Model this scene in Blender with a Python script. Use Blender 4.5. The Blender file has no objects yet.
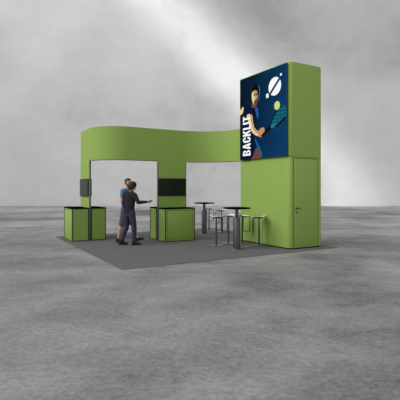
import bpy, bmesh, math, random
from mathutils import Vector, Matrix
random.seed(4)
PI = math.pi
COL = bpy.context.scene.collection
SC = bpy.context.scene

# ------------------------------------------------------------------ materials
def new_mat(name):
    m = bpy.data.materials.new(name); m.use_nodes = True
    nt = m.node_tree
    return m, nt, nt.nodes['Principled BSDF']

def srgb(r, g, b):
    f = lambda c: (c/255/12.92) if c/255 <= .04045 else ((c/255+.055)/1.055)**2.4
    return (f(r), f(g), f(b), 1)

def plain(name, rgb, rough=.6, metal=0, spec=.4, noise=0.0, nscale=40, emit=None, estr=0):
    m, nt, p = new_mat(name)
    c = srgb(*rgb)
    p.inputs['Base Color'].default_value = c
    p.inputs['Roughness'].default_value = rough
    p.inputs['Metallic'].default_value = metal
    p.inputs['Specular IOR Level'].default_value = spec
    if noise:
        tc = nt.nodes.new('ShaderNodeTexCoord'); n = nt.nodes.new('ShaderNodeTexNoise')
        n.inputs['Scale'].default_value = nscale; n.inputs['Detail'].default_value = 5
        mp = nt.nodes.new('ShaderNodeMapRange')
        mp.inputs['From Min'].default_value = .3; mp.inputs['From Max'].default_value = .7
        mp.inputs['To Min'].default_value = 1-noise; mp.inputs['To Max'].default_value = 1+noise
        mx = nt.nodes.new('ShaderNodeVectorMath'); mx.operation = 'SCALE'
        mx.inputs[0].default_value = c[:3]
        nt.links.new(tc.outputs['Object'], n.inputs['Vector'])
        nt.links.new(n.outputs['Fac'], mp.inputs['Value'])
        nt.links.new(mp.outputs['Result'], mx.inputs['Scale'])
        nt.links.new(mx.outputs['Vector'], p.inputs['Base Color'])
    if emit:
        p.inputs['Emission Color'].default_value = srgb(*emit)
        p.inputs['Emission Strength'].default_value = estr
    return m

def concrete(name, ramp, scale, big, stretch=(1, 1, 1), rough=.75, bump=.15, fine=18, rot=0.0, grain=.25, seed=(0, 0, 0)):
    """cast concrete: broad cloudy stains, mid blotches, fine grain"""
    m, nt, p = new_mat(name)
    tc = nt.nodes.new('ShaderNodeTexCoord')
    mp = nt.nodes.new('ShaderNodeMapping'); mp.inputs['Scale'].default_value = stretch
    mp.inputs['Rotation'].default_value = (0, rot, 0) if stretch[1] == 1 else (0, 0, rot)
    mp.inputs['Location'].default_value = seed
    nt.links.new(tc.outputs['Object'], mp.inputs['Vector'])
    def noise(s, d, r, dist=0.0):
        n = nt.nodes.new('ShaderNodeTexNoise'); n.inputs['Scale'].default_value = s
        n.inputs['Detail'].default_value = d; n.inputs['Roughness'].default_value = r
        n.inputs['Distortion'].default_value = dist
        nt.links.new(mp.outputs['Vector'], n.inputs['Vector']); return n
    a = noise(big, 4, .5, .6); b = noise(scale, 8, .62, .3); c = noise(fine, 6, .7)
    def mix(x, y, f):
        k = nt.nodes.new('ShaderNodeMix'); k.data_type = 'FLOAT'; k.inputs[0].default_value = f
        nt.links.new(x, k.inputs[2]); nt.links.new(y, k.inputs[3]); return k.outputs[0]
    v = mix(mix(a.outputs['Fac'], b.outputs['Fac'], .36), c.outputs['Fac'], grain)
    r = nt.nodes.new('ShaderNodeValToRGB')
    els = r.color_ramp.elements
    while len(els) < len(ramp): els.new(.5)
    for e, (pos, g) in zip(els, ramp):
        e.position = pos; e.color = srgb(*g) if isinstance(g, tuple) else srgb(g, g, g)
    nt.links.new(v, r.inputs['Fac'])
    nt.links.new(r.outputs['Color'], p.inputs['Base Color'])
    p.inputs['Roughness'].default_value = rough
    p.inputs['Specular IOR Level'].default_value = .25
    bp = nt.nodes.new('ShaderNodeBump'); bp.inputs['Strength'].default_value = bump; bp.inputs['Distance'].default_value = .05
    nt.links.new(mix(b.outputs['Fac'], c.outputs['Fac'], .5), bp.inputs['Height'])
    nt.links.new(bp.outputs['Normal'], p.inputs['Normal'])
    return m

GREEN = plain('green_fabric', (152, 180, 92), .7, spec=.2, noise=.025, nscale=60)
GREEN2 = plain('green_laminate', (148, 176, 88), .5, spec=.3, noise=.02, nscale=30)
SEAM = plain('dark_seam', (70, 88, 40), .8)
PROFILE = plain('grey_aluminium', (104, 110, 104), .45, metal=.3)
DARKPROF = plain('dark_profile', (48, 52, 48), .5)
BLACK = plain('black_laminate', (10, 10, 10), .9, spec=0)
SCREEN = plain('screen_glass', (6, 6, 7), .25, spec=.3)
SCREENFRAME = plain('monitor_plastic', (20, 21, 22), .5, spec=.3)
CARPET = plain('carpet_pile', (104, 104, 105), .95, spec=.05, noise=.10, nscale=90)
STEEL = plain('brushed_steel', (128, 130, 132), .38, metal=.85)
DARKSTEEL = plain('dark_steel', (96, 98, 100), .4, metal=.8)
WHITE = plain('white_leather', (238, 238, 236), .45)
CHROME = plain('chrome', (205, 207, 210), .22, metal=1)
SKIN = plain('skin', (205, 156, 128), .55, noise=.05, nscale=20)
HAIR = plain('dark_hair', (38, 28, 24), .6, noise=.25, nscale=70)
BEARD = plain('beard_hair', (62, 44, 36), .7, noise=.25, nscale=90)
BLUE = plain('blue_cotton', (92, 132, 168), .85, spec=.1, noise=.07, nscale=25)
CHARCOAL = plain('charcoal_cotton', (46, 46, 50), .9, spec=.1, noise=.10, nscale=25)
SHORTS = plain('grey_shorts', (92, 92, 94), .9, spec=.1, noise=.07, nscale=25)
DENIM = plain('navy_denim', (62, 64, 84), .9, spec=.1, noise=.12, nscale=30)
SHOE = plain('black_shoe', (26, 24, 26), .6)
SOLE = plain('shoe_sole', (60, 58, 58), .8)
EYE = plain('eye', (30, 22, 18), .3)
LIPS = plain('lips', (160, 96, 84), .5)

# ------------------------------------------------------------------ mesh helpers
def link(name, mesh, mat, parent=None, smooth=False):
    o = bpy.data.objects.new(name, mesh); COL.objects.link(o)
    if mat and not mesh.materials: mesh.materials.append(mat)
    if parent: o.parent = parent
    if smooth:
        for p in mesh.polygons: p.use_smooth = True
    return o

def fin(name, bm, mat, parent=None, smooth=False, auto=None):
    bmesh.ops.recalc_face_normals(bm, faces=bm.faces[:])
    me = bpy.data.meshes.new(name); bm.to_mesh(me); bm.free()
    o = link(name, me, mat, parent, smooth)
    if auto:
        for p in me.polygons: p.use_smooth = True
        me.set_sharp_from_angle(angle=math.radians(auto))
    return o

def add_box(bm, x0, x1, y0, y1, z0, z1, bevel=0.0, seg=2):
    r = bmesh.ops.create_cube(bm, size=1)
    vs = r['verts']
    for v in vs:
        v.co = Vector(((x0+x1)/2+v.co.x*(x1-x0), (y0+y1)/2+v.co.y*(y1-y0), (z0+z1)/2+v.co.z*(z1-z0)))
    if bevel:
        es = list({e for v in vs for e in v.link_edges})
        bmesh.ops.bevel(bm, geom=es, offset=bevel, segments=seg, affect='EDGES', profile=.5)

def box(name, x0, x1, y0, y1, z0, z1, mat, parent=None, bevel=0.0, seg=2):
    bm = bmesh.new(); add_box(bm, x0, x1, y0, y1, z0, z1, bevel, seg)
    return fin(name, bm, mat, parent, auto=40 if bevel else None)

def add_lathe(bm, prof, cx=0, cy=0, n=40):
    """prof: list of (radius, z)"""
    rings = []
    for r, z in prof:
        if r < 1e-6: rings.append([bm.verts.new((cx, cy, z))])
        else: rings.append([bm.verts.new((cx+r*math.cos(2*PI*i/n), cy+r*math.sin(2*PI*i/n), z)) for i in range(n)])
    for A, B in zip(rings, rings[1:]):
        if len(A) == 1 and len(B) == 1: continue
        for i in range(n):
            j = (i+1) % n
            if len(A) == 1: bm.faces.new((A[0], B[i], B[j]))
            elif len(B) == 1: bm.faces.new((A[i], A[j], B[0]))
            else: bm.faces.new((A[i], A[j], B[j], B[i]))

def add_tube(bm, pts, r, n=12, closed=False):
    pts = [Vector(p) for p in pts]; rings = []
    N = len(pts)
    up = None
    for i, p in enumerate(pts):
        if closed: d = (pts[(i+1) % N]-pts[i-1]).normalized()
        else: d = (pts[min(i+1, N-1)]-pts[max(i-1, 0)]).normalized()
        if up is None: up = Vector((0, 0, 1)) if abs(d.z) < .9 else Vector((1, 0, 0))
        s = d.cross(up).normalized(); up = s.cross(d).normalized()
        rr = r[i] if isinstance(r, (list, tuple)) else r
        rings.append([bm.verts.new(p+(s*math.cos(2*PI*k/n)+up*math.sin(2*PI*k/n))*rr) for k in range(n)])
    pairs = list(zip(rings, rings[1:])) + ([(rings[-1], rings[0])] if closed else [])
    for A, B in pairs:
        for k in range(n):
            bm.faces.new((A[k], A[(k+1) % n], B[(k+1) % n], B[k]))
    if not closed:
        bm.faces.new(rings[0][::-1]); bm.faces.new(rings[-1])

def bend(pts, rad, n=6):
    """rounds the corners of a polyline"""
    pts = [Vector(p) for p in pts]; out = [pts[0]]
    for i in range(1, len(pts)-1):
        p = pts[i]; a = (pts[i-1]-p); b = (pts[i+1]-p)
        q = min(rad, a.length*.49, b.length*.49)
        A = p+a.normalized()*q; B = p+b.normalized()*q
        for k in range(n+1):
            t = k/n; out.append(A*(1-t)**2+p*2*t*(1-t)+B*t*t)
    out.append(pts[-1]); return out

def ribbon_wall(bm, path, th, z0, z1):
    """a wall of thickness th following a plan path (list of 2D points)"""
    P = [Vector(p) for p in path]; L, R = [], []
    for i, p in enumerate(P):
        d = (P[min(i+1, len(P)-1)]-P[max(i-1, 0)]).normalized(); n = Vector((-d.y, d.x))
        L.append(p+n*th/2); R.append(p-n*th/2)
    rows = [[bm.verts.new((q.x, q.y, z)) for q in S] for S, z in ((L, z0), (L, z1), (R, z1), (R, z0))]
    for k in range(4):
        A, B = rows[k], rows[(k+1) % 4]
        for i in range(len(P)-1): bm.faces.new((A[i], A[i+1], B[i+1], B[i]))
    bm.faces.new([rows[k][0] for k in range(4)]); bm.faces.new([rows[k][-1] for k in (3, 2, 1, 0)])

def rounded_rect(x0, x1, y0, y1, rads, n=8):
    """plan outline, counter-clockwise from (x0,y0); rads for corners x0y0, x1y0, x1y1, x0y1"""
    out = []
    for (cx, cy, sx, sy, a0), r in zip(((x0, y0, 1, 1, PI), (x1, y0, -1, 1, 1.5*PI), (x1, y1, -1, -1, 0), (x0, y1, 1, -1, .5*PI)), rads):
        if r <= 0: out.append((cx, cy)); continue
        for k in range(n+1):
            a = a0+k/n*PI/2
            out.append((cx+sx*r+r*math.cos(a), cy+sy*r+r*math.sin(a)))
    return out

def add_prism(bm, outline, z0, z1, bevel=0.0):
    lo = [bm.verts.new((x, y, z0)) for x, y in outline]; hi = [bm.verts.new((x, y, z1)) for x, y in outline]
    n = len(lo)
    fs = [bm.faces.new(lo[::-1]), bm.faces.new(hi)]
    for i in range(n): fs.append(bm.faces.new((lo[i], lo[(i+1) % n], hi[(i+1) % n], hi[i])))
    if bevel:
        es = list(fs[1].edges)+list(fs[0].edges)
        bmesh.ops.bevel(bm, geom=es, offset=bevel, segments=2, affect='EDGES', profile=.5)

# ------------------------------------------------------------------ things
def tag(o, label, cat, group=None):
    o['label'] = label; o['category'] = cat
    if group: o['group'] = group
    return o

def thing(name, label, cat, loc=(0, 0, 0), rz=0.0, group=None):
    o = bpy.data.objects.new(name, None); COL.objects.link(o)
    o.empty_display_size = .1
    o.location = loc; o.rotation_euler = (0, 0, rz)
    return tag(o, label, cat, group)

def dup(root, loc, rz, label, group=None):
    r = root.copy(); COL.objects.link(r); r.location = loc; r.rotation_euler = (0, 0, rz); r['label'] = label
    if group: r['group'] = group
    for ch in list(root.children):
        c = ch.copy(); COL.objects.link(c); c.parent = r
        for g in ch.children:
            d = g.copy(); COL.objects.link(d); d.parent = c
    return r

def struct(o):
    o['kind'] = 'structure'; return o

# the stand's own axes: x = along its front edge, y = along its left edge, seen from the front corner of the carpet
STAND = Vector((-1.52, 8.18, 0)); ANG = math.radians(30.2)
RZ = Matrix.Rotation(ANG, 3, 'Z')
def W(b, a, z=0.0): return STAND+RZ @ Vector((b, a, z))

# ------------------------------------------------------------------ the hall
WALLM = concrete('wall_concrete', [(.36, 182), (.46, 206), (.54, 217), (.66, 232)], .14, .06, (1, 1, 1.15), rough=.85, bump=.05, fine=1.2, rot=.5, grain=.08, seed=(3, 1, 7))
FLOORM = concrete('floor_concrete', [(.37, 78), (.44, 118), (.50, 141), (.56, 161), (.63, 194)], 1.2, .17, (.8, 1.0, 1), rough=.62, bump=.7, fine=20, grain=.26, rot=.12, seed=(2, 5, 0))
WALL_Y = 37.2
struct(box('floor', -45, 45, -12, WALL_Y+.3, -.3, 0, FLOORM))
struct(box('wall_back', -45, 45, WALL_Y, WALL_Y+.5, 0, 30, WALLM))

# ------------------------------------------------------------------ carpet
bm = bmesh.new(); add_box(bm, 0, 6.05, 0, 6.4, 0, .012, .005)
o = fin('carpet', bm, CARPET); o.location = STAND; o.rotation_euler = (0, 0, ANG)
tag(o, 'large square dark grey carpet under the whole green exhibition stand', 'carpet')
CZ = .012

# ------------------------------------------------------------------ curved partition
bw = thing('partition_wall', 'curved green partition wall with two open doorways and a wavy header band', 'partition', W(0, 0, CZ), ANG)
path = [(.70, 5.78), (.70, 5.3), (.70, 4.79)]
for k in range(1, 25):
    t = k/24*PI/2; path.append((1.6-.9*math.cos(t), 4.77-.9*math.sin(t)))
path += [(2.0, 3.87), (2.5, 3.87), (3.0, 3.87)]
for k in range(0, 25):
    t = k/24*PI/2; path.append((3.25+1.46*math.sin(t), 2.55+1.32*math.cos(t)))
path.append((4.71, 2.505))
bm = bmesh.new(); ribbon_wall(bm, path, .05, 2.42, 3.39); hd = fin('header', bm, GREEN, bw, auto=30)
bm = bmesh.new(); ribbon_wall(bm, [p for p in path if p[1] < 4.80 and p[0] < 2.51], .046, 2.40, 2.42); fin('header_rail', bm, PROFILE, hd, auto=30)
bm = bmesh.new(); ribbon_wall(bm, [(3.5, 3.86)]+[p for p in path if p[0] > 3.51], .046, 2.40, 2.42); fin('header_rail', bm, PROFILE, hd, auto=30)
bm = bmesh.new(); add_box(bm, .675, .725, 4.80, 5.78, 0, 2.42); fin('column', bm, GREEN, bw)
bm = bmesh.new(); add_box(bm, 2.53, 3.47, 3.845, 3.895, 0, 2.42); fin('column', bm, GREEN, bw)
for b0, b1, a0, a1 in ((.674, .726, 4.775, 4.80), (.674, .726, 5.78, 5.80), (2.505, 2.53, 3.844, 3.896), (3.47, 3.495, 3.844, 3.896)):
    box('upright_profile', b0, b1, a0, a1, 0, 2.40, PROFILE, bw, .004)

# ------------------------------------------------------------------ tower
B0, B1, A0, A1 = 4.62, 5.78, .33, 2.50
tw = thing('tower', 'tall green storage tower with rounded corners and a flush door', 'tower', W(0, 0, CZ), ANG)
bm = bmesh.new(); add_prism(bm, rounded_rect(B0, B1, A0, A1, (.11, .07, .05, .03)), .03, 2.395, .004); fin('lower_body', bm, GREEN, tw, auto=35)
bm = bmesh.new(); add_prism(bm, rounded_rect(B0, B1, A0, A1, (.11, .07, .05, .03)), 2.405, 4.86, .02); fin('upper_body', bm, GREEN, tw, auto=35)
bm = bmesh.new(); add_prism(bm, rounded_rect(B0+.01, B1-.01, A0+.01, A1-.01, (.10, .06, .04, .02)), 2.39, 2.41); fin('joint_seam', bm, SEAM, tw)
bm = bmesh.new(); add_prism(bm, rounded_rect(B0+.02, B1-.02, A0+.02, A1-.02, (.09, .05, .04, .02)), 0, .04); fin('plinth', bm, BLACK, tw)
bm = bmesh.new(); add_box(bm, 4.735, 5.625, A0-.003, A0+.02, .02, 2.375); dj = fin('door_frame', bm, SEAM, tw)
dr = box('door', 4.755, 5.605, A0-.008, A0+.03, .03, 2.355, GREEN2, tw, .003)
bm = bmesh.new()
add_tube(bm, bend([(4.84, A0-.008, 1.06), (4.84, A0-.065, 1.06), (4.97, A0-.065, 1.06)], .02), .010)
add_lathe(bm, [(0, 0), (.026, 0), (.026, .012), (0, .012)], n=20)
# turn the rose on to the door face
vs = [v for v in bm.verts if v.co.z < .5]
bmesh.ops.rotate(bm, verts=vs, cent=(0, 0, 0), matrix=Matrix.Rotation(PI/2, 3, 'X'))
bmesh.ops.translate(bm, verts=vs, vec=(4.84, A0-.008, 1.06))
fin('handle', bm, DARKPROF, dr, auto=40)
bm = bmesh.new(); add_lathe(bm, [(0, 0), (.022, 0), (.022, .012), (0, .012)], n=20)
bmesh.ops.rotate(bm, verts=bm.verts[:], cent=(0, 0, 0), matrix=Matrix.Rotation(PI/2, 3, 'X'))
bmesh.ops.translate(bm, verts=bm.verts[:], vec=(4.86, A0-.008, .95))
fin('lock', bm, DARKPROF, dr, auto=40)

# ------------------------------------------------------------------ backlit display on the tower's left face
# local axes: x from the picture's left edge to the right, y = up, z = out of the tower face
DW, DH = 2.05, 2.40
lb = thing('lightbox_display', 'big backlit blue poster of a padel player on the tower', 'display', W(B0-.002, 2.43, 2.42+CZ), 0)
M3 = Matrix(((0, 0, -1), (-1, 0, 0), (0, 1, 0)))   # local -> stand axes
lb.rotation_euler = (RZ @ M3).to_euler()
box('frame', 0, DW, 0, DH, 0, .05, DARKPROF, lb, .004)

def poster_bg():
    m, nt, p = new_mat('backlit_backdrop')
    tc = nt.nodes.new('ShaderNodeTexCoord')
    n = nt.nodes.new('ShaderNodeTexNoise'); n.inputs['Scale'].default_value = 1.3; n.inputs['Detail'].default_value = 3
    nt.links.new(tc.outputs['Object'], n.inputs['Vector'])
    sx = nt.nodes.new('ShaderNodeSeparateXYZ'); nt.links.new(tc.outputs['Object'], sx.inputs[0])
    def mth(op, a, b):
        k = nt.nodes.new('ShaderNodeMath'); k.operation = op
        for i, q in enumerate((a, b)):
            if isinstance(q, (int, float)): k.inputs[i].default_value = q
            else: nt.links.new(q, k.inputs[i])
        return k.outputs[0]
    # bluer towards the right and the lower middle, nearly black at the upper left
    u = mth('MULTIPLY', sx.outputs['X'], .34); v = mth('MULTIPLY', sx.outputs['Y'], -.07)
    f = mth('ADD', mth('ADD', u, v), mth('MULTIPLY', n.outputs['Fac'], .45))
    r = nt.nodes.new('ShaderNodeValToRGB'); e = r.color_ramp.elements
    e[0].position = .12; e[0].color = srgb(8, 24, 38); e[1].position = .85; e[1].color = srgb(12, 58, 98)
    q = e.new(.45); q.color = srgb(9, 38, 64)
    nt.links.new(f, r.inputs['Fac'])
    p.inputs['Base Color'].default_value = (.001, .0015, .002, 1); p.inputs['Roughness'].default_value = .9; p.inputs['Specular IOR Level'].default_value = 0
    nt.links.new(r.outputs['Color'], p.inputs['Emission Color']); p.inputs['Emission Strength'].default_value = ESTR
    return m
ESTR = 1.0
def lit(name, rgb): 
    m = plain('backlit_'+name, (3, 4, 5), .9, spec=0, emit=rgb, estr=ESTR); return m
pn = box('printed_panel', -.001, DW+.001, -.001, DH+.001, .046, .054, poster_bg(), lb)

LAYER = [.0548]
def art(name, polys, mat):
    """flat printed shapes on the panel; each polygon in panel fractions (0..1, 0..1 upward)"""
    bm = bmesh.new(); z = LAYER[0]; LAYER[0] += .0005
    for poly in polys:
        vs = [bm.verts.new((x*DW, y*DH, z)) for x, y in poly]
        f = bm.faces.new(vs)
        f.normal_update()
        if f.normal.z < 0: f.normal_flip()
    bmesh.ops.triangulate(bm, faces=bm.faces[:])
    me = bpy.data.meshes.new(name); bm.to_mesh(me); bm.free()
    return link(name, me, mat, pn)

def smooth_poly(pts, n=6):
    out = []; N = len(pts)
    for i in range(N):
        p0, p1, p2, p3 = (Vector(pts[(i+k-1) % N]) for k in range(4))
        for k in range(n):
            t = k/n
            q = .5*((2*p1)+(-p0+p2)*t+(2*p0-5*p1+4*p2-p3)*t*t+(-p0+3*p1-3*p2+p3)*t**3)
            out.append((q.x, q.y))
    return out

def oval(cx, cy, rx, ry, rot=0.0, n=40, a0=0, a1=2*PI):
    """ellipse in true proportions (rx, ry in panel widths)"""
    k = DW/DH; out = []
    for i in range(n):
        t = a0+(a1-a0)*i/n
        x, y = rx*math.cos(t), ry*math.sin(t)
        out.append((cx+x*math.cos(rot)-y*math.sin(rot), cy+(x*math.sin(rot)+y*math.cos(rot))*k))
    return out
#ART_BEGIN
skin_l = lit('skin', (196, 140, 104)); skin_d = lit('skin_dark', (104, 70, 58)); glow = lit('pale_skin', (232, 208, 150))
shirt = lit('navy_shirt', (10, 22, 52)); shirt_l = lit('blue_highlight', (30, 92, 156)); hairm = lit('hair', (8, 14, 18))
teal = lit('teal', (16, 96, 112)); teal_d = lit('racket_dark', (6, 16, 26)); ballm = lit('ball', (206, 216, 120)); white = lit('white', (246, 248, 250)); rim = lit('teal_rim', (44, 128, 150)); green_rim = lit('green_rim', (20, 48, 44))
# rows of drilled holes belong to the printed racket's face
nt = teal.node_tree; p = nt.nodes['Principled BSDF']; tc = nt.nodes.new('ShaderNodeTexCoord')
vo = nt.nodes.new('ShaderNodeTexVoronoi'); vo.inputs['Scale'].default_value = 11; vo.inputs['Randomness'].default_value = .15; vo.voronoi_dimensions = '2D'
gt = nt.nodes.new('ShaderNodeMath'); gt.operation = 'GREATER_THAN'; gt.inputs[1].default_value = .28
mx = nt.nodes.new('ShaderNodeMix'); mx.data_type = 'RGBA'; mx.inputs[6].default_value = srgb(6, 30, 40); mx.inputs[7].default_value = srgb(18, 104, 118)
nt.links.new(tc.outputs['Object'], vo.inputs['Vector']); nt.links.new(vo.outputs['Distance'], gt.inputs[0]); nt.links.new(gt.outputs[0], mx.inputs[0]); nt.links.new(mx.outputs[2], p.inputs['Emission Color'])
# player
D = -.040
def sh(pts, dx=.022, dy=D): return smooth_poly([(x+dx, y+dy) for x, y in pts])
art('printed_arm', [smooth_poly([(.0, .625), (.03, .635), (.07, .655), (.09, .64), (.07, .585), (.03, .565), (.0, .565)])], glow)
art('printed_leg', [smooth_poly([(.26, .005), (.31, .11), (.38, .135), (.46, .09), (.49, .03), (.47, .005)])], skin_d)
art('printed_shorts', [smooth_poly([(.05, .01), (.10, .16), (.28, .30), (.36, .26), (.40, .17), (.36, .11), (.27, .005)])], shirt)
art('printed_leg_edge', [smooth_poly([(.33, .28), (.40, .20), (.47, .12), (.515, .05), (.51, .012), (.485, .04), (.44, .10), (.37, .19)])], shirt_l)
art('printed_shirt', [smooth_poly([(.09, .57), (.16, .625), (.26, .65), (.35, .63), (.43, .59), (.43, .50), (.39, .42), (.36, .30), (.33, .20), (.16, .15), (.14, .36), (.10, .48)])], shirt)
art('printed_shirt_highlight', [smooth_poly([(.36, .61), (.41, .60), (.435, .54), (.42, .46), (.385, .52)])], shirt_l)
art('printed_forearm', [smooth_poly([(.165, .525), (.21, .55), (.29, .525), (.31, .45), (.35, .37), (.42, .325), (.47, .315), (.455, .265), (.38, .275), (.29, .325), (.23, .42)])], glow)
art('printed_forearm_shade', [smooth_poly([(.24, .53), (.285, .52), (.305, .45), (.345, .37), (.42, .32), (.45, .30), (.39, .305), (.32, .355), (.28, .43)])], skin_l)
art('printed_hand', [smooth_poly([(.43, .265), (.44, .32), (.50, .355), (.555, .345), (.565, .30), (.51, .245)])], skin_l)
art('printed_neck', [sh([(.26, .66), (.28, .72), (.37, .72), (.38, .675), (.33, .65)])], skin_d)
art('printed_hair', [sh([(.255, .80), (.245, .85), (.265, .90), (.32, .925), (.39, .915), (.43, .875), (.435, .82), (.42, .765), (.39, .76), (.33, .80)])], hairm)
art('printed_face', [sh([(.262, .79), (.27, .835), (.32, .855), (.37, .845), (.395, .80), (.39, .745), (.37, .695), (.33, .675), (.285, .71)])], skin_l)
art('printed_cheek', [sh([(.262, .79), (.27, .83), (.30, .845), (.315, .80), (.335, .765), (.33, .715), (.305, .705), (.275, .735)])], glow)
art('printed_eye', [sh([(.315, .808), (.345, .806), (.342, .790), (.315, .792)])], hairm)
art('printed_eye', [sh([(.36, .806), (.388, .806), (.388, .790), (.36, .790)])], hairm)
art('printed_beard', [sh([(.315, .725), (.335, .735), (.365, .742), (.39, .745), (.385, .705), (.36, .672), (.325, .672)])], skin_d)
art('printed_hair_rim', [sh([(.41, .905), (.44, .87), (.447, .81), (.43, .745), (.41, .70), (.418, .75), (.430, .81), (.424, .865)])], rim)
art('printed_hair_edge', [sh([(.250, .80), (.237, .85), (.26, .905), (.30, .922), (.268, .885), (.255, .84)])], green_rim)
# racket
art('printed_racket_handle', [[(.49, .262), (.515, .240), (.755, .345), (.72, .385)]], teal_d)
art('printed_racket_face', [smooth_poly([(.70, .335), (.75, .322), (.85, .345), (.95, .385), (.996, .43), (.996, .53), (.95, .55), (.87, .525), (.77, .455), (.71, .39)])], teal)
art('printed_racket_band', [[(.685, .385), (.71, .39), (.82, .505), (.80, .515)]], teal_d)
art('printed_racket_band', [[(.78, .335), (.81, .325), (.99, .40), (.99, .43)]], teal_d)
art('printed_racket_edge', [smooth_poly([(.70, .345), (.78, .375), (.80, .36), (.72, .33)])], rim)
art('printed_ball', [oval(.825, .565, .056, .056)], ballm)
# emblem: a white disc cut by a slanted bar, small square below left, ring above right
em = []
cx, cy, R, k = .780, .785, .130, DW/DH
def half(side):
    out = []
    th = math.radians(42); gap = .15
    for i in range(31):
        a = -math.acos(gap)+2*math.acos(gap)*i/30
        x, y = math.cos(a), math.sin(a)
        if side: x = -x
        X = R*(x*math.sin(th)+y*math.cos(th)); Y = R*(-x*math.cos(th)+y*math.sin(th))
        out.append((cx+X*.96, cy+Y*.92*k))
    return out
art('printed_emblem', [half(0), half(1), [(.605, .680), (.655, .680), (.655, .728), (.605, .728)], oval(.90, .893, .018, .018, n=16)], white)
#ART_END
# lettering: bold condensed capitals reading up the left edge, each letter its own piece
def arc(cx, cy, rx, ry, a0, a1, n=10):
    return [(cx+rx*math.cos(math.radians(a0+(a1-a0)*i/n)), cy+ry*math.sin(math.radians(a0+(a1-a0)*i/n))) for i in range(n+1)]
GLYPH = {
 'B': (.56, [[(0, 0)]+arc(.30, .27, .26, .27, -90, 60)+arc(.29, .75, .25, .25, -50, 90)+[(0, 1)],
             [(.20, .16)]+arc(.28, .30, .09, .14, -90, 90)+[(.20, .44)], [(.20, .59)]+arc(.27, .715, .09, .125, -90, 90)+[(.20, .84)]]),
 'A': (.62, [[(0, 0), (.20, 1), (.42, 1), (.62, 0), (.42, 0), (.385, .20), (.235, .20), (.20, 0)], [(.262, .36), (.358, .36), (.31, .72)]]),
 'C': (.56, [arc(.28, .70, .28, .30, 0, 180)+arc(.28, .30, .28, .30, 180, 360)+[(.56, .38), (.36, .38)]+arc(.28, .28, .08, .12, 0, -180)+arc(.28, .72, .08, .12, 180, 0)+[(.36, .63), (.56, .63)]]),
 'K': (.60, [[(0, 0), (.20, 0), (.20, .32), (.27, .43), (.39, 0), (.60, 0), (.41, .60), (.59, 1), (.38, 1), (.20, .62), (.20, 1), (0, 1)]]),
 'L': (.47, [[(0, 0), (.47, 0), (.47, .17), (.20, .17), (.20, 1), (0, 1)]]),
 'I': (.20, [[(0, 0), (.20, 0), (.20, 1), (0, 1)]]),
 'T': (.54, [[(.17, 0), (.37, 0), (.37, .83), (.54, .83), (.54, 1), (0, 1), (0, .83), (.17, .83)]])}
word = 'BACKLIT'; gap = .07
total = sum(GLYPH[c][0] for c in word)+gap*(len(word)-1)
LX, LY, LW, LH = .165, .11, 1.16, .37     # left margin, start height, length up the poster, cap height
pen = 0
for ch in word:
    wd, loops = GLYPH[ch]; bm = bmesh.new(); ed = []
    for lp in loops:
        vs = [bm.verts.new((LX+LH*(1-y), LY+(pen+x)*LW/total, LAYER[0])) for x, y in lp]
        ed += [bm.edges.new((vs[i], vs[(i+1) % len(vs)])) for i in range(len(vs))]
    bmesh.ops.triangle_fill(bm, use_beauty=True, use_dissolve=False, edges=ed, normal=(0, 0, 1))
    for f in bm.faces:
        f.normal_update()
        if f.normal.z < 0: f.normal_flip()
    me = bpy.data.meshes.new('printed_letter'); bm.to_mesh(me); bm.free(); link('printed_letter', me, white, pn)
    pen += wd+gap

# ------------------------------------------------------------------ monitors
def monitor(label, loc, rz, w=.95, h=.54):
    t = thing('monitor', label, 'monitor', loc, rz, None)       # front faces local -y
    box('casing', -w/2, w/2, 0, .028, 0, h, SCREENFRAME, t, .004)
    box('screen', -w/2+.012, w/2-.012, -.002, .002, .014, h-.012, SCREEN, t)
    box('wall_bracket', -.15, .15, .028, .0345, .12, h-.12, DARKPROF, t)
    return t
monitor('black flat monitor on the outer side of the left green column, above the counter', W(.675-.035, 5.30, 1.33+CZ), ANG-PI/2)
monitor('black monitor edge peeking past the inner side of the left column', W(.725+.035, 5.30, 1.33+CZ), ANG+PI/2)
monitor('wide black flat monitor across the middle green column facing the front', W(3.0, 3.845-.035, 1.345+CZ), ANG)

# ------------------------------------------------------------------ counters
def counter(label, b0, b1, a0, a1, doors=(), H=.99):
    """doors: sides ('front','left','right','back') that carry an inset door panel"""
    t = thing('counter', label, 'counter', W(b0, a0, CZ), ANG)
    w, d = b1-b0, a1-a0
    box('body', .012, w-.012, .012, d-.012, .02, H-.03, GREEN2, t)
    box('plinth', .03, w-.03, .03, d-.03, 0, .02, BLACK, t)
    for x in (0, w-.022):
        for y in (0, d-.022):
            box('corner_profile', x, x+.022, y, y+.022, 0, H-.03, DARKPROF, t, .003)
    tp = box('counter_top', -.005, w+.005, -.005, d+.005, H-.03, H, BLACK, t, .004)
    for s in doors:
        if s == 'front': q = (.075, w-.075, .002, .012); f = (.068, w-.068, .009, .013)
        if s == 'left': q = (.002, .012, .075, d-.075); f = (.009, .013, .068, d-.068)
        dp = box('door', *q, .075, H-.085, GREEN2, t, .003)
        box('door_gap', *f, .068, H-.078, SEAM, dp)
    return t
counter('green counter with black top outside the left column, leftmost counter', .165, .665, 4.78, 5.86, ('left',))
counter('half-hidden green counter with black top inside the left column, behind the post', .735, 1.19, 4.78, 5.86)
counter('green front counter with inset door below the middle monitor', 2.50, 3.50, 3.30, 3.81, ('front',))
counter('narrow strip of green counter just left behind the middle column', 2.50, 3.50, 3.93, 4.43)

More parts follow.
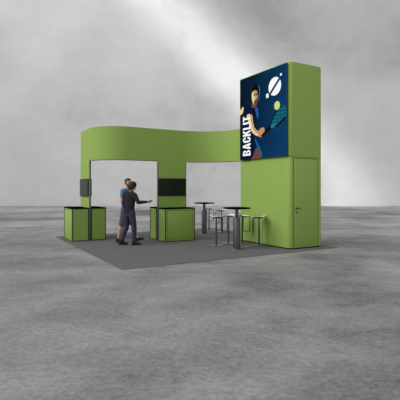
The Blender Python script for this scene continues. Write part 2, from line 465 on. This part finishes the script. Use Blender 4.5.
# ------------------------------------------------------------------ bistro tables
def make_table(label, loc, rz):
    t = thing('bistro_table', label, 'table', loc, rz, 'standing tables')
    bm = bmesh.new(); add_lathe(bm, [(0, 1.045), (.34, 1.045), (.362, 1.052), (.365, 1.07), (.36, 1.078), (0, 1.078)], n=56); fin('table_top', bm, BLACK, t, auto=40)
    bm = bmesh.new(); add_lathe(bm, [(0, .012), (.095, .012), (.095, .80), (.085, .815), (0, .815)]); fin('column', bm, DARKSTEEL, t, auto=40)
    bm = bmesh.new(); add_lathe(bm, [(0, .80), (.042, .80), (.042, 1.02), (.12, 1.03), (.12, 1.046), (0, 1.046)]); fin('neck', bm, DARKSTEEL, t, auto=40)
    bm = bmesh.new(); add_lathe(bm, [(0, 0), (.20, 0), (.21, .004), (.205, .012), (.10, .022), (0, .022)], n=48); fin('base_plate', bm, DARKSTEEL, t, auto=40)
    return t
tab = make_table('round black topped standing table nearest the tower, in front', W(3.46, 1.22, CZ)+Vector((.105, -.02, 0)), 0)
dup(tab, W(4.73, 4.72, CZ)+Vector((-.045, 0, 0)), .3, 'round black topped standing table farther back beside the middle counter')

# ------------------------------------------------------------------ bar stools
def make_stool(label, loc, rz):
    """faces local -y: the footrest loop hangs from the front edge of the seat"""
    t = thing('bar_stool', label, 'stool', loc, rz, 'bar stools around the standing tables')
    bm = bmesh.new()
    nx, ny = 8, 10; grid = []
    for j in range(ny+1):
        y = -.17+.34*j/ny; row = []
        for i in range(nx+1):
            x = -.16+.32*i/nx
            q = 1-.12*(abs(y)/.17)**4
            z = .80+.012*math.cos(j/ny*PI*1.0)**2+(.03*max(0, (y-.09)/.08)**1.5)
            row.append(bm.verts.new((x*q, y, z)))
        grid.append(row)
    fs = [bm.faces.new((grid[j][i], grid[j][i+1], grid[j+1][i+1], grid[j+1][i])) for j in range(ny) for i in range(nx)]
    bmesh.ops.solidify(bm, geom=fs, thickness=.032)
    fin('seat', bm, WHITE, t, auto=50)
    bm = bmesh.new()
    loop = bend([(-.09, .10, .770), (-.14, .02, .770), (-.14, -.165, .770), (-.135, -.165, .34), (.135, -.165, .34), (.14, -.165, .770), (.14, .02, .770), (.09, .10, .770)], .045)
    add_tube(bm, loop, .012, 10); fin('footrest_loop', bm, DARKSTEEL, t, auto=50)
    bm = bmesh.new(); add_lathe(bm, [(0, .018), (.026, .018), (.026, .56), (.019, .565), (.019, .772), (.09, .776), (.09, .79), (0, .79)], n=28); fin('post', bm, DARKSTEEL, t, auto=40)
    bm = bmesh.new(); add_lathe(bm, [(0, 0), (.185, 0), (.19, .005), (.18, .012), (.05, .02), (0, .02)], n=44); fin('base_plate', bm, STEEL, t, auto=40)
    return t
def pix_free(x, y): return Vector((x, y, CZ))
st = make_stool('bar stool right of the front table, close to the green tower side', pix_free(1.62, 11.50), -1.63)
dup(st, pix_free(1.20, 11.93), 2.2, 'bar stool with white seat between the front table and the tower face behind')
dup(st, pix_free(.82, 12.05), -.95, 'bar stool with dark legs behind the front table, on its left')
dup(st, pix_free(.45, 11.56), 1.45, 'nearest bar stool left of the front table, foot loop towards the table')
dup(st, pix_free(.34, 15.75), 2.8, 'farther bar stool with white seat behind the back table')
dup(st, pix_free(.78, 15.1), -1.2, 'far bar stool right of the back table, seen between other stools')

# ------------------------------------------------------------------ people
def blob(name, items, mat, parent=None, voxel=.010, smooth=6, fac=.5):
    """one continuous surface from overlapping balls: items are (centre, (rx,ry,rz), rotation or None)"""
    bm = bmesh.new()
    for c, r, rot in items:
        if not isinstance(r, (tuple, list)): r = (r, r, r)
        M = Matrix.Translation(Vector(c)) @ (rot.to_4x4() if rot else Matrix.Identity(4)) @ Matrix.Diagonal((*r, 1))
        bmesh.ops.create_icosphere(bm, subdivisions=2, radius=1, matrix=M)
    me = bpy.data.meshes.new(name+'_src'); bm.to_mesh(me); bm.free()
    o = bpy.data.objects.new(name+'_src', me); COL.objects.link(o)
    md = o.modifiers.new('r', 'REMESH'); md.mode = 'VOXEL'; md.voxel_size = voxel
    ms = o.modifiers.new('s', 'SMOOTH'); ms.iterations = smooth; ms.factor = fac
    bpy.context.view_layer.update()
    g = bpy.context.evaluated_depsgraph_get()
    out = bpy.data.meshes.new_from_object(o.evaluated_get(g)); out.name = name
    bpy.data.objects.remove(o); bpy.data.meshes.remove(me)
    out.materials.clear()
    return link(name, out, mat, parent, smooth=True)

def seg(p0, r0, p1, r1, sq=(1, 1, 1)):
    p0, p1 = Vector(p0), Vector(p1); L = (p1-p0).length
    n = max(2, int(L/(min(r0, r1)*.45))+1)
    return [(p0.lerp(p1, k/n), tuple((r0+(r1-r0)*k/n)*s for s in sq), None) for k in range(n+1)]

def hand(wrist, d, palm_n, curl=.35, r=.0095, side=1):
    """palm, four fingers and a thumb; d = pointing direction, palm_n = direction the palm faces"""
    d = Vector(d).normalized(); n = Vector(palm_n); n = (n-d*n.dot(d)).normalized(); s = d.cross(n).normalized()*side
    w = Vector(wrist); it = []
    for k in range(5):
        base = w+d*.015+s*(-.026+.013*k)
        it += seg(base, .015, w+d*.085+s*(-.032+.016*k), .013)
    for k, fl in enumerate((.066, .078, .074, .058)):
        p = w+d*.085+s*(-.033+.022*k); dd = d.copy()
        for j, f in enumerate((.45, .32, .23)):
            q = p+dd*fl*f
            it += seg(p, r*(1-.08*j), q, r*(.95-.08*j)); p = q
            dd = (dd+n*curl).normalized()
    p = w+d*.025-s*.028
    q = p+(d*.55-s*.8+n*.25).normalized()*.045; it += seg(p, .014, q, .011)
    q2 = q+(d*.9-s*.25+n*.3).normalized()*.035; it += seg(q, .011, q2, .009)
    return it

def head_items(c, yaw, tilt=0.0, roll=0.0):
    """returns (skull items, transform); head-local x = face forward, y = left, z = up"""
    T = Matrix.Translation(Vector(c)) @ Matrix.Rotation(yaw, 4, 'Z') @ Matrix.Rotation(tilt, 4, 'Y') @ Matrix.Rotation(roll, 4, 'X')
    R = T.to_3x3()
    def I(p, r): return (T @ Vector(p), r, R)
    it = [I((-.012, 0, .03), (.098, .077, .088)), I((.028, 0, -.02), (.066, .064, .082)), I((.045, 0, -.075), (.042, .044, .038)),
          I((.088, 0, -.012), (.013, .011, .024)), I((.096, 0, -.026), (.013, .014, .011)),
          I((.073, 0, .03), (.02, .05, .012)),
          I((0, .078, -.01), (.018, .008, .03)), I((0, -.078, -.01), (.018, .008, .03)), I((.082, 0, -.062), (.010, .022, .008))]
    return it, T, R

def face_parts(body, T, R):
    for s in (1, -1):
        blob('eye', [(T @ Vector((.083, s*.031, .008)), (.009, .013, .008), R)], EYE, body, .004, 1)
        blob('eyebrow', [(T @ Vector((.091, s*.032, .031)), (.006, .020, .0055), R)], HAIR, body, .004, 1)
    blob('lips', [(T @ Vector((.087, 0, -.060)), (.008, .022, .008), R)], LIPS, body, .004, 1)

def foot(name, ankle, yaw, parent, up=0.0):
    """a shoe with a sole; up lifts the toe"""
    a = Vector(ankle); T = Matrix.Translation(Vector((a.x, a.y, a.z))) @ Matrix.Rotation(yaw, 4, 'Z') @ Matrix.Rotation(-up, 4, 'Y')
    R = T.to_3x3()
    def I(p, r): return (T @ Vector(p), r, R)
    sh = blob(name, [I((-.02, 0, .0), (.05, .045, .055)), I((-.03, 0, -.045), (.052, .042, .045)), I((.03, 0, -.03), (.07, .044, .045)), I((.09, 0, -.045), (.07, .046, .036)), I((.14, 0, -.05), (.055, .042, .028))], SHOE, parent, .008, 4)
    blob('sole', [I((x, 0, -.084), (.06, .046, .011)) for x in (-.03, .01, .05, .09, .13)], SOLE, sh, .006, 2)
    return sh

# --- the man in front, seen from behind, arm stretched to the right
pb = thing('person', 'person in charcoal top and navy jeans, back turned, right arm stretched out', 'person', Vector((-1.975, 11.70, CZ)), math.radians(54))
def man_front(root):
    hc = (.105, -.02, 1.635)
    sh_r, el_r, wr_r = (.03, -.19, 1.385), (.13, -.29, 1.19), (.34, -.385, 1.205)
    sh_l, el_l, wr_l = (.02, .185, 1.385), (.0, .215, 1.13), (.08, .20, .90)
    hip_r, kn_r, an_r = (.0, -.09, .90), (.08, -.13, .50), (.075, -.15, .095)
    hip_l, kn_l, an_l = (.0, .09, .90), (-.04, .10, .50), (-.18, .13, .11)
    Q = Matrix.Rotation(math.radians(-18), 3, 'Z')
    el_r, wr_r, kn_r, an_r, kn_l, an_l, hc = (tuple(Q @ Vector(v)) for v in (el_r, wr_r, kn_r, an_r, kn_l, an_l, hc))
    hd_, T, R = head_items(hc, math.radians(-6), .22)
    body = hd_[:]
    body += seg((.045, 0, 1.42), .065, tuple(Vector(hc)+Vector((-.03, 0, -.07))), .055)
    body += seg((0, 0, .92), .13, (.01, 0, 1.12), .115, (.8, 1.15, 1))+seg((.01, 0, 1.12), .115, (.025, 0, 1.33), .112, (.8, 1.2, 1))
    for s, e, w in ((sh_r, el_r, wr_r), (sh_l, el_l, wr_l)):
        body += seg((.03, s[1]*.4, s[2]), .052, s, .055)+seg(s, .055, e, .042)+seg(e, .042, w, .028)
    body += hand(wr_r, tuple(Q @ Vector((1, -.45, .22))), (.1, 1, .45), .12, side=1, r=.0115)
    body += hand(wr_l, (.25, -.02, -1), (.2, -1, .0), .35, side=1)
    for h, k, a in ((hip_r, kn_r, an_r), (hip_l, kn_l, an_l)):
        body += seg(h, .088, k, .058)+seg(k, .056, (a[0], a[1], a[2]), .040)
    b = blob('body', body, SKIN, root, .0075, 4)
    face_parts(b, T, R)
    def I(p, r): return (T @ Vector(p), r, R)
    blob('hair', [I((-.022, 0, .040), (.122, .108, .106)), I((-.06, 0, -.01), (.088, .100, .105)), I((-.075, 0, -.06), (.06, .075, .07)), I((-.05, 0, -.012), (.070, .080, .085)), I((-.02, 0, .075), (.090, .078, .062)), I((.035, 0, .085), (.055, .068, .045)), I((-.015, .05, .0), (.05, .036, .06)), I((-.015, -.05, .0), (.05, .036, .06)), I((-.075, 0, -.065), (.035, .05, .04))], HAIR, b, .009, 3)
    # top: long sleeves, hem over the hips
    top = seg((0, 0, .93), .150, (.01, 0, 1.12), .136, (.92, 1.2, .6))+seg((.01, 0, 1.12), .136, (.02, 0, 1.29), .144, (.92, 1.34, 1))+seg((.02, 0, 1.29), .144, (.03, 0, 1.38), .125, (.92, 1.25, .9))
    top += [((.03, 0, 1.44), (.085, .10, .05), None)]
    for s, e, w in ((sh_r, el_r, wr_r), (sh_l, el_l, wr_l)):
        w2 = Vector(e).lerp(Vector(w), .93)
        top += seg((.035, s[1]*.25, 1.46), .060, s, .072)+seg(s, .072, e, .056)+seg(e, .056, w2, .041)
    blob('long_sleeved_top', top, CHARCOAL, b, .010, 5)
    bot = seg((0, 0, .84), .138, (0, 0, .93), .138, (.88, 1.12, .6))
    for h, k, a in ((hip_r, kn_r, an_r), (hip_l, kn_l, an_l)):
        d = Vector(k).lerp(Vector(a), .93)
        bot += seg(h, .108, k, .080)+seg(k, .080, d, .066)
    blob('jeans', bot, DENIM, b, .010, 5)
    foot('shoe', an_r, -.76, b); foot('shoe', (an_l[0], an_l[1], .097), -.76, b)
man_front(pb)

# --- the man behind, looking over the other's shoulder
pa = thing('person', 'bearded person in blue t-shirt and grey shorts, half hidden behind the other', 'person', Vector((-2.185, 12.30, CZ)), math.radians(-6))
def man_behind(root):
    hc = (.08, -.02, 1.745)
    hd_, T, R = head_items(hc, math.radians(-38), .06)
    sh_r, el_r, wr_r = (-.02, -.20, 1.50), (-.045, -.225, 1.19), (.15, -.16, 1.10)
    sh_l, el_l, wr_l = (.03, .195, 1.50), (.0, .25, 1.20), (.06, .24, .94)
    hip_r, kn_r, an_r = (0, -.09, .95), (-.085, -.085, .52), (-.19, -.085, .105)
    hip_l, kn_l, an_l = (0, .09, .95), (.17, .09, .55), (.34, .09, .125)
    body = hd_[:]
    body += seg((.03, 0, 1.50), .066, (.065, 0, 1.66), .057)
    body += seg((0, 0, .97), .13, (.0, 0, 1.18), .118, (.8, 1.15, 1))+seg((.0, 0, 1.18), .118, (.015, 0, 1.44), .130, (.8, 1.25, 1))
    for s, e, w in ((sh_r, el_r, wr_r), (sh_l, el_l, wr_l)):
        body += seg((.01, s[1]*.5, s[2]-.01), .062, s, .062)+seg(s, .058, e, .046)+seg(e, .046, w, .030)
    body += hand(wr_r, (.9, .1, -.25), (.0, 1, .0), .35)
    body += hand(wr_l, (.15, 0, -1), (.0, -1, .0), .35)
    for h, k, a in ((hip_r, kn_r, an_r), (hip_l, kn_l, an_l)):
        mid = Vector(k).lerp(Vector(a), .3)+Vector((-.012, 0, 0))
        body += seg(h, .092, k, .062)+seg(k, .060, mid, .060)+seg(mid, .060, a, .040)
    b = blob('body', body, SKIN, root, .0075, 4)
    face_parts(b, T, R)
    def I(p, r): return (T @ Vector(p), r, R)
    blob('hair', [I((-.030, 0, .045), (.098, .083, .086)), I((-.05, 0, .0), (.066, .078, .080)), I((-.01, 0, .080), (.085, .074, .055)), I((.045, 0, .088), (.045, .062, .036)), I((.0, .070, .025), (.03, .012, .03)), I((.0, -.070, .025), (.03, .012, .03))], HAIR, b, .008, 3)
    blob('beard', [I((.058, 0, -.088), (.040, .046, .030)), I((.035, .045, -.062), (.038, .020, .034)), I((.035, -.045, -.062), (.038, .020, .034)), I((.078, 0, -.100), (.020, .026, .016)), I((.082, 0, -.047), (.012, .026, .006))], BEARD, b, .007, 2)
    top = seg((0, 0, .94), .150, (0, 0, 1.18), .134, (.86, 1.16, .8))+seg((0, 0, 1.18), .134, (.015, 0, 1.44), .146, (.86, 1.25, 1))
    top += [((.02, 0, 1.53), (.085, .13, .05), None)]
    for s, e in ((sh_r, el_r), (sh_l, el_l)):
        e2 = Vector(s).lerp(Vector(e), .48)
        top += seg((.01, s[1]*.4, s[2]), .080, s, .078)+seg(s, .078, e2, .070)
    blob('t_shirt', top, BLUE, b, .010, 5)
    bot = seg((0, 0, .89), .142, (0, 0, 1.0), .142, (.9, 1.16, .8))
    for h, k in ((hip_r, kn_r), (hip_l, kn_l)):
        bot += seg(h, .115, Vector(h).lerp(Vector(k), .96), .094)
    blob('shorts', bot, SHORTS, b, .010, 5)
    foot('shoe', (an_r[0], an_r[1], .097), .0, b); foot('shoe', (an_l[0], an_l[1], .118), .0, b, .22)
man_behind(pa)

# ------------------------------------------------------------------ light
w = bpy.data.worlds.new('hall_light'); SC.world = w; w.use_nodes = True
bg = w.node_tree.nodes['Background']; bg.inputs['Color'].default_value = (1.0, 1.0, 1.0, 1); bg.inputs['Strength'].default_value = .60

def aim(o, target):
    d = Vector(target)-o.location; o.rotation_euler = d.to_track_quat('-Z', 'Y').to_euler()
sun = bpy.data.lights.new('daylight', 'SUN'); sun.energy = 1.75; sun.angle = math.radians(36)
so = bpy.data.objects.new('daylight', sun); COL.objects.link(so); so.location = (-22, 2.5, 21); aim(so, (0, 12, 0))

# unseen area lamps, added to throw a slanting bright band on the far wall
def band(name, loc, target, sx, sy, energy, spread, roll):
    l = bpy.data.lights.new(name, 'AREA'); l.shape = 'RECTANGLE'; l.size = sx; l.size_y = sy; l.energy = energy; l.spread = math.radians(spread)
    o = bpy.data.objects.new(name, l); COL.objects.link(o); o.location = loc
    d = (Vector(target)-Vector(loc)).normalized()
    q = d.to_track_quat('-Z', 'Y').to_matrix()
    o.rotation_euler = (q @ Matrix.Rotation(math.radians(roll), 3, 'Z')).to_euler()
    return o
band('band_lamp', (-14, 6, 42), (1.0, WALL_Y, 13.6), 30, 2.4, 290, 9, -31)  # added narrow lamp for the band's crisp upper edge
band('band_fill_lamp', (-18, 4, 38), (-6.5, WALL_Y, 11.0), 40, 7.0, 430, 36, -31)  # added broad lamp, softens the band and brightens the wall left of centre

# ------------------------------------------------------------------ camera
cam = bpy.data.cameras.new('camera'); co = bpy.data.objects.new('camera', cam); COL.objects.link(co)
co.location = (0, 0, 1.6); co.rotation_euler = (PI/2, 0, 0)
cam.sensor_width = 36; cam.lens = 37.71; cam.shift_y = -.03; cam.clip_end = 300
SC.camera = co
SC.view_settings.view_transform = 'Standard'; SC.view_settings.look = 'None'
SC.view_settings.gamma = 1; SC.view_settings.use_curve_mapping = False
SC.view_settings.exposure = 0.0
